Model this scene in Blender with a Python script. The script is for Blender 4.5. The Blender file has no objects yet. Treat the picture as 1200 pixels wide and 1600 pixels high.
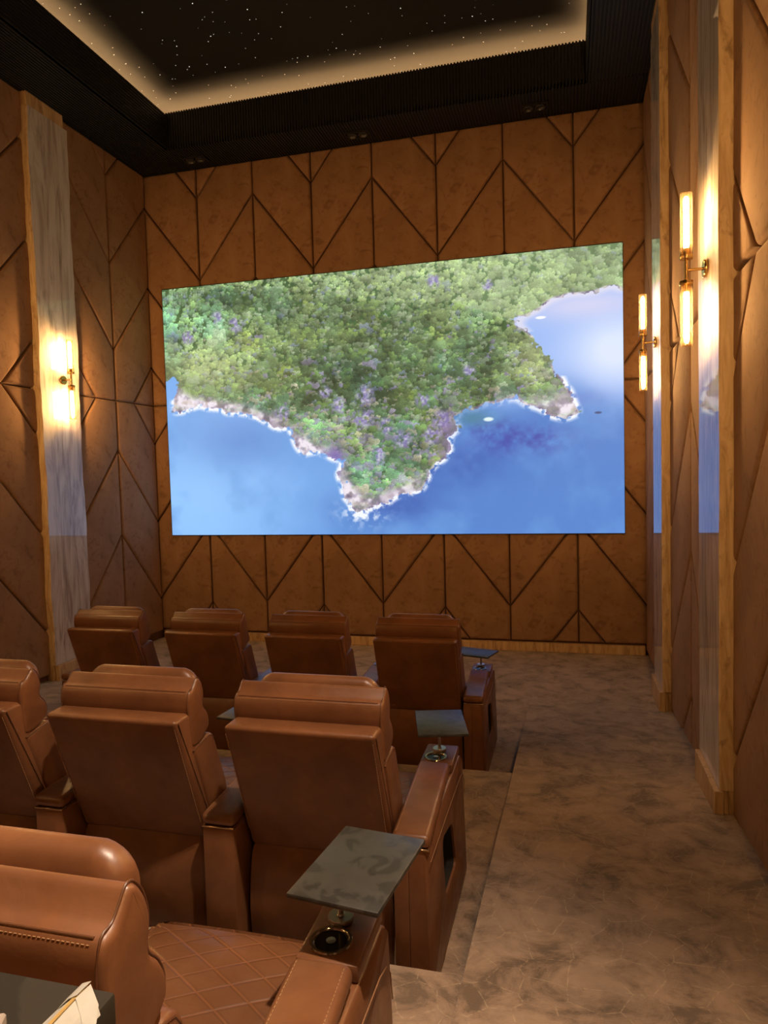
import bpy, bmesh, math, random
import numpy as np
from mathutils import Vector, Matrix

# ------------------------------------------------------------------ camera, world, exposure
scene = bpy.context.scene
COL = scene.collection
random.seed(7)
rng = np.random.default_rng(11)

cam_data = bpy.data.cameras.new('camera')
cam = bpy.data.objects.new('camera', cam_data)
COL.objects.link(cam)
scene.camera = cam
cam_data.sensor_fit = 'HORIZONTAL'
cam_data.sensor_width = 36.0
cam_data.lens = 36.0 * 1100.0 / 1200.0
cam_data.clip_start = 0.02
YAW, PITCH, ROLL = -0.2565, -0.0542, -0.027
fwd = Vector((math.sin(YAW) * math.cos(PITCH), math.cos(YAW) * math.cos(PITCH), math.sin(PITCH)))
rgt = Vector((math.cos(YAW), -math.sin(YAW), 0))
upv = rgt.cross(fwd)
r2 = rgt * math.cos(ROLL) + upv * math.sin(ROLL)
u2 = -rgt * math.sin(ROLL) + upv * math.cos(ROLL)
M4 = Matrix((r2, u2, -fwd)).transposed().to_4x4()
M4.translation = Vector((5.3256, -8.3555, 2.1253))
cam.matrix_world = M4

world = bpy.data.worlds.new('room_dark')
scene.world = world
world.use_nodes = True
world.node_tree.nodes['Background'].inputs[0].default_value = (0.02, 0.015, 0.01, 1)
world.node_tree.nodes['Background'].inputs[1].default_value = 0.2

scene.view_settings.view_transform = 'Standard'
scene.view_settings.look = 'None'
scene.view_settings.gamma = 1.0
scene.view_settings.use_curve_mapping = False
scene.view_settings.exposure = 0.0
scene.cycles.max_bounces = 6
scene.cycles.adaptive_threshold = 0.04
scene.cycles.diffuse_bounces = 4
scene.cycles.glossy_bounces = 4
scene.cycles.transparent_max_bounces = 10
scene.cycles.sample_clamp_indirect = 6.0

BULB = 375.0        # glow of the sconce filaments
COVE = 26.0         # glow of the cove strip
SCREEN = 1.06       # brightness of the screen picture
SPOT = 1500.0       # added soffit spot that brightens the rear seats (watts)

# ------------------------------------------------------------------ room figures (metres)
ROOM_W = 6.2
ZM = 3.1           # mid joint of the padded walls
PP = 1.0296        # chevron period
CEIL = 6.075       # underside of soffit
TOP = 6.62         # star ceiling
BACK = -11.0
RAMP0, RAMPS = -1.75, 0.1
AISLE_X = 4.965
def ramp_z(y):
    return max(0.0, RAMPS * (RAMP0 - y))

# ------------------------------------------------------------------ material helpers
def s2l(c):
    return tuple(((v / 255) / 12.92 if v / 255 <= 0.04045 else ((v / 255 + 0.055) / 1.055) ** 2.4) for v in c)

class NT:
    def __init__(self, name):
        self.m = bpy.data.materials.new(name)
        self.m.use_nodes = True
        self.t = self.m.node_tree
        self.b = self.t.nodes['Principled BSDF']
        self.out = self.t.nodes['Material Output']
    def n(self, typ, **kw):
        nd = self.t.nodes.new(typ)
        for k, v in kw.items():
            if k.startswith('i_'):
                key = k[2:]
                key = int(key) if key.isdigit() else key.replace('_', ' ')
                nd.inputs[key].default_value = v
            else:
                setattr(nd, k, v)
        return nd
    def l(self, a, ao, b, bi):
        self.t.links.new(a.outputs[ao], b.inputs[bi])
    def coords(self, scale=(1, 1, 1), rot=(0, 0, 0), kind='Object'):
        tc = self.n('ShaderNodeTexCoord')
        mp = self.n('ShaderNodeMapping')
        mp.inputs['Scale'].default_value = scale
        mp.inputs['Rotation'].default_value = rot
        self.l(tc, kind, mp, 'Vector')
        return mp
    def noise(self, src, scale, detail=4, rough=0.55, dist=0.0):
        nd = self.n('ShaderNodeTexNoise')
        nd.inputs['Scale'].default_value = scale
        nd.inputs['Detail'].default_value = detail
        nd.inputs['Roughness'].default_value = rough
        nd.inputs['Distortion'].default_value = dist
        if src is not None:
            self.l(src, 0, nd, 'Vector')
        return nd
    def ramp(self, src, so, stops, interp='LINEAR'):
        nd = self.n('ShaderNodeValToRGB')
        nd.color_ramp.interpolation = interp
        els = nd.color_ramp.elements
        while len(els) < len(stops):
            els.new(0.5)
        for e, (p, c) in zip(els, stops):
            e.position = p
            e.color = (*c, 1) if len(c) == 3 else c
        self.l(src, so, nd, 'Fac')
        return nd
    def mix(self, fac, a, b, mode='MIX'):
        """fac: float or (node,out); a,b: colour or (node,out)"""
        nd = self.n('ShaderNodeMix', data_type='RGBA', blend_type=mode)
        for idx, v in ((0, fac), (6, a), (7, b)):
            if isinstance(v, tuple) and hasattr(v[0], 'outputs'):
                self.t.links.new(v[0].outputs[v[1]], nd.inputs[idx])
            elif idx == 0:
                nd.inputs[0].default_value = v
            else:
                nd.inputs[idx].default_value = (*v, 1)
        return nd
    def bump(self, src, so, dist, strength=0.5):
        nd = self.n('ShaderNodeBump')
        nd.inputs['Distance'].default_value = dist
        nd.inputs['Strength'].default_value = strength
        self.l(src, so, nd, 'Height')
        self.l(nd, 'Normal', self.b, 'Normal')
        return nd
    def set(self, **kw):
        for k, v in kw.items():
            self.b.inputs[k.replace('_', ' ')].default_value = v

MATS = {}
def plain(name, col, rough=0.5, metal=0.0, **kw):
    t = NT(name)
    t.set(Base_Color=(*col, 1), Roughness=rough, Metallic=metal)
    for k, v in kw.items():
        t.b.inputs[k.replace('_', ' ')].default_value = v
    c = t.coords()
    nz = t.noise(c, 18, 3)
    rp = t.ramp(nz, 0, [(0.3, tuple(x * 0.9 for x in col)), (0.7, tuple(min(1, x * 1.08) for x in col))])
    t.l(rp, 0, t.b, 'Base Color')
    MATS[name] = t.m
    return t.m

def emit(name, col, strength):
    m = bpy.data.materials.new(name)
    m.use_nodes = True
    nt = m.node_tree
    nt.nodes.remove(nt.nodes['Principled BSDF'])
    e = nt.nodes.new('ShaderNodeEmission')
    e.inputs[0].default_value = (*col, 1)
    e.inputs[1].default_value = strength
    nt.links.new(e.outputs[0], nt.nodes['Material Output'].inputs[0])
    MATS[name] = m
    return m

# --- suede of the padded walls
t = NT('suede')
c = t.coords()
n1 = t.noise(c, 2.2, 6, 0.65, 0.6)
n2 = t.noise(c, 9.0, 5, 0.6, 1.2)
n3 = t.noise(c, 260.0, 2, 0.5)
r1 = t.ramp(n1, 0, [(0.30, (0.230, 0.124, 0.066)), (0.5, (0.284, 0.156, 0.084)), (0.72, (0.338, 0.193, 0.108))])
r2_ = t.ramp(n2, 0, [(0.33, (0.66, 0.62, 0.6)), (0.46, (1, 1, 1)), (0.68, (1.0, 1.0, 1.0)), (0.8, (1.12, 1.1, 1.08))])
mx = t.mix(0.75, (r1, 0), (r2_, 0), 'MULTIPLY')
t.l(mx, 2, t.b, 'Base Color')
t.set(Roughness=0.88, Sheen_Weight=0.18, Sheen_Roughness=0.5)
t.b.inputs['Sheen Tint'].default_value = (1.0, 0.72, 0.45, 1)
t.b.inputs['Specular IOR Level'].default_value = 0.15
t.bump(n3, 0, 0.0015, 0.35)
MATS['suede'] = t.m
plain('suede_groove', (0.10, 0.042, 0.015), 0.95)

# --- leather
def leather(name, lo, hi, quilt=False):
    t = NT(name)
    c = t.coords()
    n1 = t.noise(c, 5.0, 5, 0.6, 0.4)
    n2 = t.noise(c, 420.0, 3, 0.6)
    n3 = t.noise(c, 11.0, 4, 0.55, 0.8)
    r1 = t.ramp(n1, 0, [(0.28, lo), (0.72, hi)])
    t.l(r1, 0, t.b, 'Base Color')
    rr = t.ramp(n3, 0, [(0.3, (0.33,) * 3), (0.7, (0.47,) * 3)])
    t.l(rr, 0, t.b, 'Roughness')
    t.b.inputs['Specular IOR Level'].default_value = 0.5
    ad = t.n('ShaderNodeMath', operation='MULTIPLY_ADD')
    ad.inputs[1].default_value = 0.05
    t.l(n2, 0, ad, 0)
    t.l(n3, 0, ad, 2)
    if not quilt:
        t.bump(ad, 0, 0.0035, 0.4)
    else:
        # diamond quilting: two families of diagonal seams
        sx = t.n('ShaderNodeSeparateXYZ')
        t.l(c, 0, sx, 0)
        hs = []
        for sg in (1, -1):
            a = t.n('ShaderNodeMath', operation='MULTIPLY_ADD')
            a.inputs[1].default_value = 0.62 * sg
            t.l(sx, 'X', a, 0)
            t.l(sx, 'Y', a, 2)
            b = t.n('ShaderNodeMath', operation='MULTIPLY')
            b.inputs[1].default_value = 1 / 0.085
            t.l(a, 0, b, 0)
            d = t.n('ShaderNodeMath', operation='PINGPONG')
            d.inputs[1].default_value = 0.5
            t.l(b, 0, d, 0)
            hs.append(d)
        mn = t.n('ShaderNodeMath', operation='MINIMUM')
        t.l(hs[0], 0, mn, 0)
        t.l(hs[1], 0, mn, 1)
        sm = t.ramp(mn, 0, [(0.0, (0, 0, 0)), (0.08, (0.6,) * 3), (0.5, (1, 1, 1))])
        t.bump(sm, 0, 0.005, 0.6)
        ln = t.ramp(mn, 0, [(0.02, (1.35, 1.3, 1.25)), (0.05, (0.8, 0.8, 0.8)), (0.12, (1, 1, 1))])
        m2 = t.mix(1.0, (r1, 0), (ln, 0), 'MULTIPLY')
        t.l(m2, 2, t.b, 'Base Color')
    MATS[name] = t.m
    return t.m
leather('leather', (0.112, 0.041, 0.016), (0.212, 0.083, 0.033))
leather('leather_quilted', (0.110, 0.042, 0.017), (0.165, 0.066, 0.027), True)  # darker than the plain leather: shade on the seats put into the colour
plain('piping_leather', (0.105, 0.038, 0.014), 0.45)
plain('thread', (0.42, 0.23, 0.11), 0.7)
plain('seam_line', (0.26, 0.125, 0.055), 0.6)
plain('dark_gloss', (0.02, 0.017, 0.014), 0.1)
plain('recess_black', (0.012, 0.008, 0.006), 0.9)

# --- carpet
t = NT('carpet')
c = t.coords(kind='Generated')
tc = t.n('ShaderNodeTexCoord')
geo = t.n('ShaderNodeNewGeometry')
mp = t.n('ShaderNodeMapping')
t.l(geo, 'Position', mp, 'Vector')
n1 = t.noise(mp, 1.9, 6, 0.62, 0.7)
n2 = t.noise(mp, 5.5, 6, 0.7, 0.5)
n3 = t.noise(mp, 170.0, 3, 0.6)
r1 = t.ramp(n2, 0, [(0.37, (0.160, 0.105, 0.069)), (0.45, (0.285, 0.190, 0.127)), (0.56, (0.385, 0.262, 0.178)), (0.75, (0.440, 0.305, 0.212))])
r0 = t.ramp(n1, 0, [(0.35, (0.70, 0.70, 0.72)), (0.55, (1, 1, 1))])
m1 = t.mix(0.8, (r1, 0), (r0, 0), 'MULTIPLY')
# thin golden thread network
wn = t.noise(mp, 3.2, 3, 0.5)
wm = t.n('ShaderNodeVectorMath', operation='MULTIPLY_ADD')
wm.inputs[1].default_value = (0.06, 0.06, 0.0)
t.l(wn, 1, wm, 0)
t.l(mp, 0, wm, 2)
vor = t.n('ShaderNodeTexVoronoi', feature='DISTANCE_TO_EDGE', voronoi_dimensions='2D')
vor.inputs['Scale'].default_value = 7.5
t.l(wm, 0, vor, 'Vector')
ln = t.ramp(vor, 0, [(0.0, (1, 1, 1)), (0.010, (0.8,) * 3), (0.022, (0, 0, 0))])
brk = t.noise(mp, 46.0, 3, 0.6)
brr = t.ramp(brk, 0, [(0.42, (0, 0, 0)), (0.58, (1, 1, 1))])
lm = t.n('ShaderNodeMath', operation='MULTIPLY')
t.l(ln, 0, lm, 0)
t.l(brr, 0, lm, 1)
lf = t.n('ShaderNodeMath', operation='MULTIPLY')
lf.inputs[1].default_value = 0.40
t.l(lm, 0, lf, 0)
m2 = t.mix((lf, 0), (m1, 2), (0.66, 0.50, 0.32))
t.l(m2, 2, t.b, 'Base Color')
t.set(Roughness=0.95, Sheen_Weight=0.25, Sheen_Roughness=0.6)
t.b.inputs['Specular IOR Level'].default_value = 0.1
t.bump(n3, 0, 0.004, 0.6)
MATS['carpet'] = t.m

# --- glossy pale slab face
t = NT('slab_polished')
c = t.coords(scale=(2.0, 2.0, 0.40))
n1 = t.noise(c, 1.6, 8, 0.62, 2.2)
n2 = t.noise(t.coords(scale=(4.2, 4.2, 0.45)), 1.3, 7, 0.6, 2.8)
r1 = t.ramp(n1, 0, [(0.28, (0.28, 0.225, 0.19)), (0.42, (0.46, 0.40, 0.365)), (0.53, (0.58, 0.53, 0.50)), (0.75, (0.65, 0.61, 0.585))])
r2_ = t.ramp(n2, 0, [(0.34, (0.42, 0.38, 0.37)), (0.42, (0.80, 0.77, 0.76)), (0.47, (1, 1, 1))])
mx = t.mix(0.7, (r1, 0), (r2_, 0), 'MULTIPLY')
t.l(mx, 2, t.b, 'Base Color')
t.set(Roughness=0.55, Coat_Weight=1.0, Coat_Roughness=0.02, Coat_IOR=1.55)
t.b.inputs['Specular IOR Level'].default_value = 0.2
MATS['slab_polished'] = t.m
# --- raw side of the slab
t = NT('slab_raw')
c = t.coords(scale=(5, 5, 0.8))
n1 = t.noise(c, 2.0, 7, 0.65, 2.2)
n2 = t.noise(t.coords(scale=(4, 4, 2.2)), 3.0, 5, 0.6, 0.6)
r1 = t.ramp(n1, 0, [(0.28, (0.22, 0.125, 0.055)), (0.42, (0.48, 0.32, 0.165)), (0.60, (0.62, 0.45, 0.26)), (0.8, (0.70, 0.54, 0.34))])
r2_ = t.ramp(n2, 0, [(0.30, (0.45, 0.40, 0.36)), (0.42, (1, 1, 1))])
mx = t.mix(0.8, (r1, 0), (r2_, 0), 'MULTIPLY')
t.l(mx, 2, t.b, 'Base Color')
t.set(Roughness=0.55)
t.bump(n1, 0, 0.006, 0.4)
MATS['slab_raw'] = t.m
# --- laminated timber of plinths and trim
t = NT('timber')
c = t.coords(scale=(6, 6, 1.0))
n1 = t.noise(c, 3.0, 6, 0.6, 1.2)
r1 = t.ramp(n1, 0, [(0.3, (0.27, 0.15, 0.065)), (0.5, (0.52, 0.335, 0.17)), (0.75, (0.64, 0.45, 0.25))])
t.l(r1, 0, t.b, 'Base Color')
t.set(Roughness=0.5)
t.bump(n1, 0, 0.003, 0.3)
MATS['timber'] = t.m

plain('black_ribbed', (0.0075, 0.0062, 0.0055), 0.6)
plain('black_paint', (0.006, 0.005, 0.0045), 0.65)
plain('star_ceiling', (0.0085, 0.0078, 0.007), 0.97)
plain('spot_ring', (0.035, 0.03, 0.027), 0.35)
plain('brass', (0.72, 0.47, 0.18), 0.24, 1.0)
plain('gold_trim', (0.85, 0.62, 0.38), 0.25, 1.0)
plain('steel', (0.55, 0.53, 0.50), 0.3, 1.0)
plain('dark_chrome', (0.42, 0.37, 0.30), 0.16, 1.0)
plain('napkin_paper', (0.42, 0.40, 0.36), 0.8)
plain('napkin_yellow', (0.45, 0.29, 0.09), 0.8)
plain('card', (0.30, 0.25, 0.21), 0.7)
plain('screen_edge', (0.01, 0.01, 0.012), 0.5)
plain('white_cable', (0.65, 0.63, 0.60), 0.5)
plain('plaster_dark', (0.10, 0.052, 0.024), 0.9)

# --- slate of trays and counter
def slate(name, a, b, smear, spec=0.5):
    t = NT(name)
    c = t.coords()
    n1 = t.noise(c, 11, 4, 0.55, 1.1)
    n2 = t.noise(c, 26, 4, 0.6, 0.4)
    r1 = t.ramp(n1, 0, [(0.41, a), (0.46, b), (0.75, b)])
    t.l(r1, 0, t.b, 'Base Color')
    rr = t.ramp(n2, 0, [(0.3, (smear,) * 3), (0.7, (smear + 0.12,) * 3)])
    t.l(rr, 0, t.b, 'Roughness')
    t.b.inputs['Specular IOR Level'].default_value = spec
    MATS[name] = t.m
slate('slate', (0.026, 0.023, 0.019), (0.044, 0.039, 0.032), 0.34)
slate('slate_counter', (0.020, 0.017, 0.013), (0.030, 0.025, 0.018), 0.5, 0.15)

# --- sconce glass: thin clear amber tube
m = bpy.data.materials.new('sconce_glass')
m.use_nodes = True
nt = m.node_tree
nt.nodes.remove(nt.nodes['Principled BSDF'])
tr = nt.nodes.new('ShaderNodeBsdfTransparent')
tr.inputs[0].default_value = (1.0, 0.90, 0.74, 1)
gl = nt.nodes.new('ShaderNodeBsdfGlossy')
gl.inputs['Roughness'].default_value = 0.03
gl.inputs[0].default_value = (1, 0.92, 0.8, 1)
fr = nt.nodes.new('ShaderNodeFresnel')
fr.inputs[0].default_value = 1.18
ms = nt.nodes.new('ShaderNodeMixShader')
nt.links.new(fr.outputs[0], ms.inputs[0])
nt.links.new(tr.outputs[0], ms.inputs[1])
nt.links.new(gl.outputs[0], ms.inputs[2])
tl = nt.nodes.new('ShaderNodeBsdfTranslucent')
tl.inputs[0].default_value = (1.0, 0.78, 0.42, 1)
ms2 = nt.nodes.new('ShaderNodeMixShader')
ms2.inputs[0].default_value = 0.010
nt.links.new(ms.outputs[0], ms2.inputs[1])
nt.links.new(tl.outputs[0], ms2.inputs[2])
nt.links.new(ms2.outputs[0], nt.nodes['Material Output'].inputs[0])
MATS['sconce_glass'] = m

emit('filament', (1.0, 0.68, 0.35), BULB)
emit('cove_led', (1.0, 0.58, 0.25), COVE)
emit('star_glow', (1.0, 0.93, 0.82), 3.0)

# ------------------------------------------------------------------ geometry helpers
def link(name, me, mat=None, parent=None, smooth=True):
    o = bpy.data.objects.new(name, me)
    COL.objects.link(o)
    if mat is not None:
        for mm in (mat if isinstance(mat, (list, tuple)) else [mat]):
            me.materials.append(MATS[mm])
    if smooth:
        me.polygons.foreach_set('use_smooth', [True] * len(me.polygons))
        try:
            me.set_sharp_from_angle(angle=math.radians(42))
        except Exception:
            pass
    if parent is not None:
        o.parent = parent
    return o

def mesh_from(name, verts, faces):
    me = bpy.data.meshes.new(name)
    me.from_pydata([tuple(v) for v in verts], [], faces)
    me.validate()
    me.update()
    return me

def fix_normals(me):
    bm = bmesh.new()
    bm.from_mesh(me)
    bmesh.ops.recalc_face_normals(bm, faces=bm.faces)
    bm.to_mesh(me)
    bm.free()

def tag(o, label=None, cat=None, group=None, kind=None):
    if label: o['label'] = label
    if cat: o['category'] = cat
    if group: o['group'] = group
    if kind: o['kind'] = kind
    return o

def empty(name, loc, rotz=0.0):
    o = bpy.data.objects.new(name, None)
    o.empty_display_size = 0.1
    COL.objects.link(o)
    o.location = loc
    o.rotation_euler = (0, 0, rotz)
    return o

class MB:
    """collects boxes / tubes / lathes into one mesh"""
    def __init__(self):
        self.v, self.f = [], []
    def add(self, verts, faces):
        b = len(self.v)
        self.v += [tuple(x) for x in verts]
        self.f += [tuple(b + i for i in fc) for fc in faces]
        return self
    def box(self, lo, hi):
        x0, y0, z0 = lo
        x1, y1, z1 = hi
        vs = [(x0, y0, z0), (x1, y0, z0), (x1, y1, z0), (x0, y1, z0), (x0, y0, z1), (x1, y0, z1), (x1, y1, z1), (x0, y1, z1)]
        fs = [(0, 3, 2, 1), (4, 5, 6, 7), (0, 1, 5, 4), (1, 2, 6, 5), (2, 3, 7, 6), (3, 0, 4, 7)]
        return self.add(vs, fs)
    def rbox(self, lo, hi, r, segs=3):
        bm = bmesh.new()
        bmesh.ops.create_cube(bm, size=1)
        for v in bm.verts:
            v.co = Vector([lo[i] + (v.co[i] + 0.5) * (hi[i] - lo[i]) for i in range(3)])
        bmesh.ops.bevel(bm, geom=bm.edges[:], offset=r, segments=segs, profile=0.5, affect='EDGES', clamp_overlap=True)
        bm.verts.index_update()
        vs = [v.co.copy() for v in bm.verts]
        fs = [[v.index for v in f.verts] for f in bm.faces]
        bm.free()
        return self.add(vs, fs)
    def tube(self, pts, r, seg=8, closed=False, caps=True):
        pts = [Vector(p) for p in pts]
        n = len(pts)
        vs, fs = [], []
        prev = None
        for i, p in enumerate(pts):
            if closed:
                d = pts[(i + 1) % n] - pts[i - 1]
            else:
                d = pts[min(i + 1, n - 1)] - pts[max(i - 1, 0)]
            d.normalize()
            ref = Vector((0, 0, 1)) if abs(d.z) < 0.9 else Vector((1, 0, 0))
            if prev is None:
                a = d.cross(ref).normalized()
            else:
                a = (prev - d * prev.dot(d)).normalized()
            prev = a
            b = d.cross(a)
            for k in range(seg):
                th = 2 * math.pi * k / seg
                vs.append(p + (a * math.cos(th) + b * math.sin(th)) * r)
        m_ = n if closed else n - 1
        for i in range(m_):
            j = (i + 1) % n
            for k in range(seg):
                k2 = (k + 1) % seg
                fs.append((i * seg + k, i * seg + k2, j * seg + k2, j * seg + k))
        if caps and not closed:
            fs.append(tuple(range(seg))[::-1])
            fs.append(tuple((n - 1) * seg + k for k in range(seg)))
        return self.add(vs, fs)
    def lathe(self, prof, centre, seg=24, axis='Z'):
        vs, fs = [], []
        for (r, h) in prof:
            for k in range(seg):
                th = 2 * math.pi * k / seg
                if axis == 'Z':
                    vs.append((centre[0] + r * math.cos(th), centre[1] + r * math.sin(th), centre[2] + h))
                else:
                    vs.append((centre[0] + h, centre[1] + r * math.cos(th), centre[2] + r * math.sin(th)))
        for i in range(len(prof) - 1):
            for k in range(seg):
                k2 = (k + 1) % seg
                fs.append((i * seg + k, i * seg + k2, (i + 1) * seg + k2, (i + 1) * seg + k))
        if prof[0][0] > 1e-6: fs.append(tuple(range(seg))[::-1])
        if prof[-1][0] > 1e-6: fs.append(tuple((len(prof) - 1) * seg + k for k in range(seg)))
        return self.add(vs, fs)
    def loft(self, prof, hw, r, n=4, cx=0.0):
        """closed (y,z) profile pulled along X with rounded ends"""
        P = [Vector(p) for p in prof]
        area = sum(P[i - 1].x * P[i].y - P[i].x * P[i - 1].y for i in range(len(P)))
        if area < 0: P.reverse()
        N = len(P)
        nrm = []
        for i in range(N):
            d = P[(i + 1) % N] - P[i - 1]
            nrm.append(Vector((d.y, -d.x)).normalized())
        secs = []
        for k in range(n + 1):
            th = math.pi / 2 * k / n
            secs.append((hw - r + r * math.cos(th) if False else hw - r * (1 - math.sin(th)), r * (1 - math.cos(math.pi / 2 - th)) if False else r * (1 - math.cos(th)) * 0 + r * (1 - math.sqrt(max(0, 1 - math.sin(th) ** 2)))))
        xs = [(-x, i) for x, i in reversed(secs)] + secs
        vs, fs = [], []
        for x, ins in xs:
            for p, q in zip(P, nrm):
                a = p - q * ins
                vs.append((cx + x, a.x, a.y))
        for i in range(len(xs) - 1):
            for k in range(N):
                k2 = (k + 1) % N
                fs.append((i * N + k, (i + 1) * N + k, (i + 1) * N + k2, i * N + k2))
        fs.append(tuple(range(N)))
        fs.append(tuple((len(xs) - 1) * N + k for k in range(N))[::-1])
        return self.add(vs, fs)
    def bolster(self, prof, hw, r, n=6):
        """closed (y,z) profile pulled along X, shrinking to rounded ends"""
        cy = sum(p[0] for p in prof) / len(prof); cz = sum(p[1] for p in prof) / len(prof)
        secs = []
        for k in range(n + 1):
            th = math.pi / 2 * k / n
            secs.append((hw - r * (1 - math.sin(th)), 0.30 + 0.70 * math.cos(th) ** 0.8))
        xs = [(-x, q) for x, q in reversed(secs)] + secs
        N = len(prof); vs, fs = [], []
        for x, q in xs:
            vs += [(x, cy + (p[0] - cy) * q, cz + (p[1] - cz) * q) for p in prof]
        for i in range(len(xs) - 1):
            for k in range(N):
                fs.append((i * N + k, (i + 1) * N + k, (i + 1) * N + (k + 1) % N, i * N + (k + 1) % N))
        fs.append(tuple(range(N))); fs.append(tuple((len(xs) - 1) * N + k for k in range(N))[::-1])
        return self.add(vs, fs)
    def build(self, name, mat, parent=None, smooth=True, fix=True):
        me = mesh_from(name, self.v, self.f)
        if fix: fix_normals(me)
        return link(name, me, mat, parent, smooth)

def spline(pts, per=4, closed=True):
    """Catmull-Rom through 2D points"""
    n = len(pts)
    out = []
    P = [np.array(p, float) for p in pts]
    rngi = range(n) if closed else range(n - 1)
    for i in rngi:
        if closed:
            a, b, c_, d = P[i - 1], P[i], P[(i + 1) % n], P[(i + 2) % n]
        else:
            a, b, c_, d = P[max(i - 1, 0)], P[i], P[i + 1], P[min(i + 2, n - 1)]
        for k in range(per):
            s = k / per
            out.append(tuple(0.5 * ((2 * b) + (-a + c_) * s + (2 * a - 5 * b + 4 * c_ - d) * s * s + (-a + 3 * b - 3 * c_ + d) * s ** 3)))
    if not closed: out.append(tuple(P[-1]))
    return out

def round_poly(pts, r, seg=3):
    """round the corners of a 2D polygon"""
    out = []
    n = len(pts)
    for i in range(n):
        a, b, c_ = (np.array(pts[(i + k) % n], float) for k in (-1, 0, 1))
        da, dc = a - b, c_ - b
        rr = min(r, 0.45 * np.linalg.norm(da), 0.45 * np.linalg.norm(dc))
        p0 = b + da / np.linalg.norm(da) * rr
        p1 = b + dc / np.linalg.norm(dc) * rr
        for k in range(seg + 1):
            s = k / seg
            out.append(tuple((1 - s) ** 2 * p0 + 2 * s * (1 - s) * b + s * s * p1))
    return out

# ------------------------------------------------------------------ floor
def structure(o):
    o['kind'] = 'structure'
    return o

mb = MB(); mb.box((0, -3.95, -0.2), (ROOM_W, 0, 0.0))
structure(mb.build('floor', 'carpet', smooth=False))
TIER2, TIER3 = 0.22, 0.433
mb = MB(); mb.rbox((1.12, -6.095, -0.2), (AISLE_X, -3.95, TIER2), 0.012, 2)
structure(mb.build('floor_tier', 'carpet'))
mb = MB(); mb.rbox((1.12, BACK, -0.2), (AISLE_X, -6.085, TIER3), 0.012, 2)
structure(mb.build('floor_tier', 'carpet'))
def wedge(x0, x1):
    ys = [RAMP0, -4, -6, -8, BACK]
    vs, fs = [], []
    for y in ys:
        z = ramp_z(y)
        vs += [(x0, y, -0.2), (x1, y, -0.2), (x1, y, z + 0.001), (x0, y, z + 0.001)]
    for i in range(len(ys) - 1):
        for k in range(4):
            fs.append((i * 4 + k, i * 4 + (k + 1) % 4, (i + 1) * 4 + (k + 1) % 4, (i + 1) * 4 + k))
    fs += [(0, 1, 2, 3), (16, 17, 18, 19)]
    return MB().add(vs, fs)
structure(wedge(AISLE_X, ROOM_W).build('floor_ramp', 'carpet', smooth=False))
structure(wedge(0, 1.12).build('floor_ramp', 'carpet', smooth=False))

# ------------------------------------------------------------------ padded walls
def clip(poly, a, b, c_, keep):
    """keep side of a*u+b*z+c >= 0 (keep=1) or <= 0 (keep=-1)"""
    out = []
    n = len(poly)
    for i in range(n):
        p, q = poly[i], poly[(i + 1) % n]
        dp = keep * (a * p[0] + b * p[1] + c_)
        dq = keep * (a * q[0] + b * q[1] + c_)
        if dp >= 0: out.append(p)
        if dp * dq < 0:
            s = dp / (dp - dq)
            out.append((p[0] + s * (q[0] - p[0]), p[1] + s * (q[1] - p[1])))
    res = []
    for p in out:
        if not res or (abs(p[0] - res[-1][0]) + abs(p[1] - res[-1][1])) > 1e-5: res.append(p)
    if len(res) > 1 and abs(res[0][0] - res[-1][0]) + abs(res[0][1] - res[-1][1]) < 1e-5: res.pop()
    return res

def parea(p):
    return 0.5 * sum(p[i - 1][0] * p[i][1] - p[i][0] * p[i - 1][1] for i in range(len(p)))

def inset(poly, d):
    """inward offset of a convex counter-clockwise polygon, same vertex count"""
    n = len(poly)
    L = []
    for i in range(n):
        p, q = np.array(poly[i]), np.array(poly[(i + 1) % n])
        e = (q - p) / np.linalg.norm(q - p)
        nn = np.array((-e[1], e[0]))
        L.append((p + nn * d, e))
    out = []
    for i in range(n):
        (p, e), (q, g) = L[i - 1], L[i]
        den = e[0] * g[1] - e[1] * g[0]
        if abs(den) < 1e-6:
            out.append(tuple(q)); continue
        s = ((q[0] - p[0]) * g[1] - (q[1] - p[1]) * g[0]) / den
        out.append((p[0] + e[0] * s, p[1] + e[1] * s))
    return out

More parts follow.
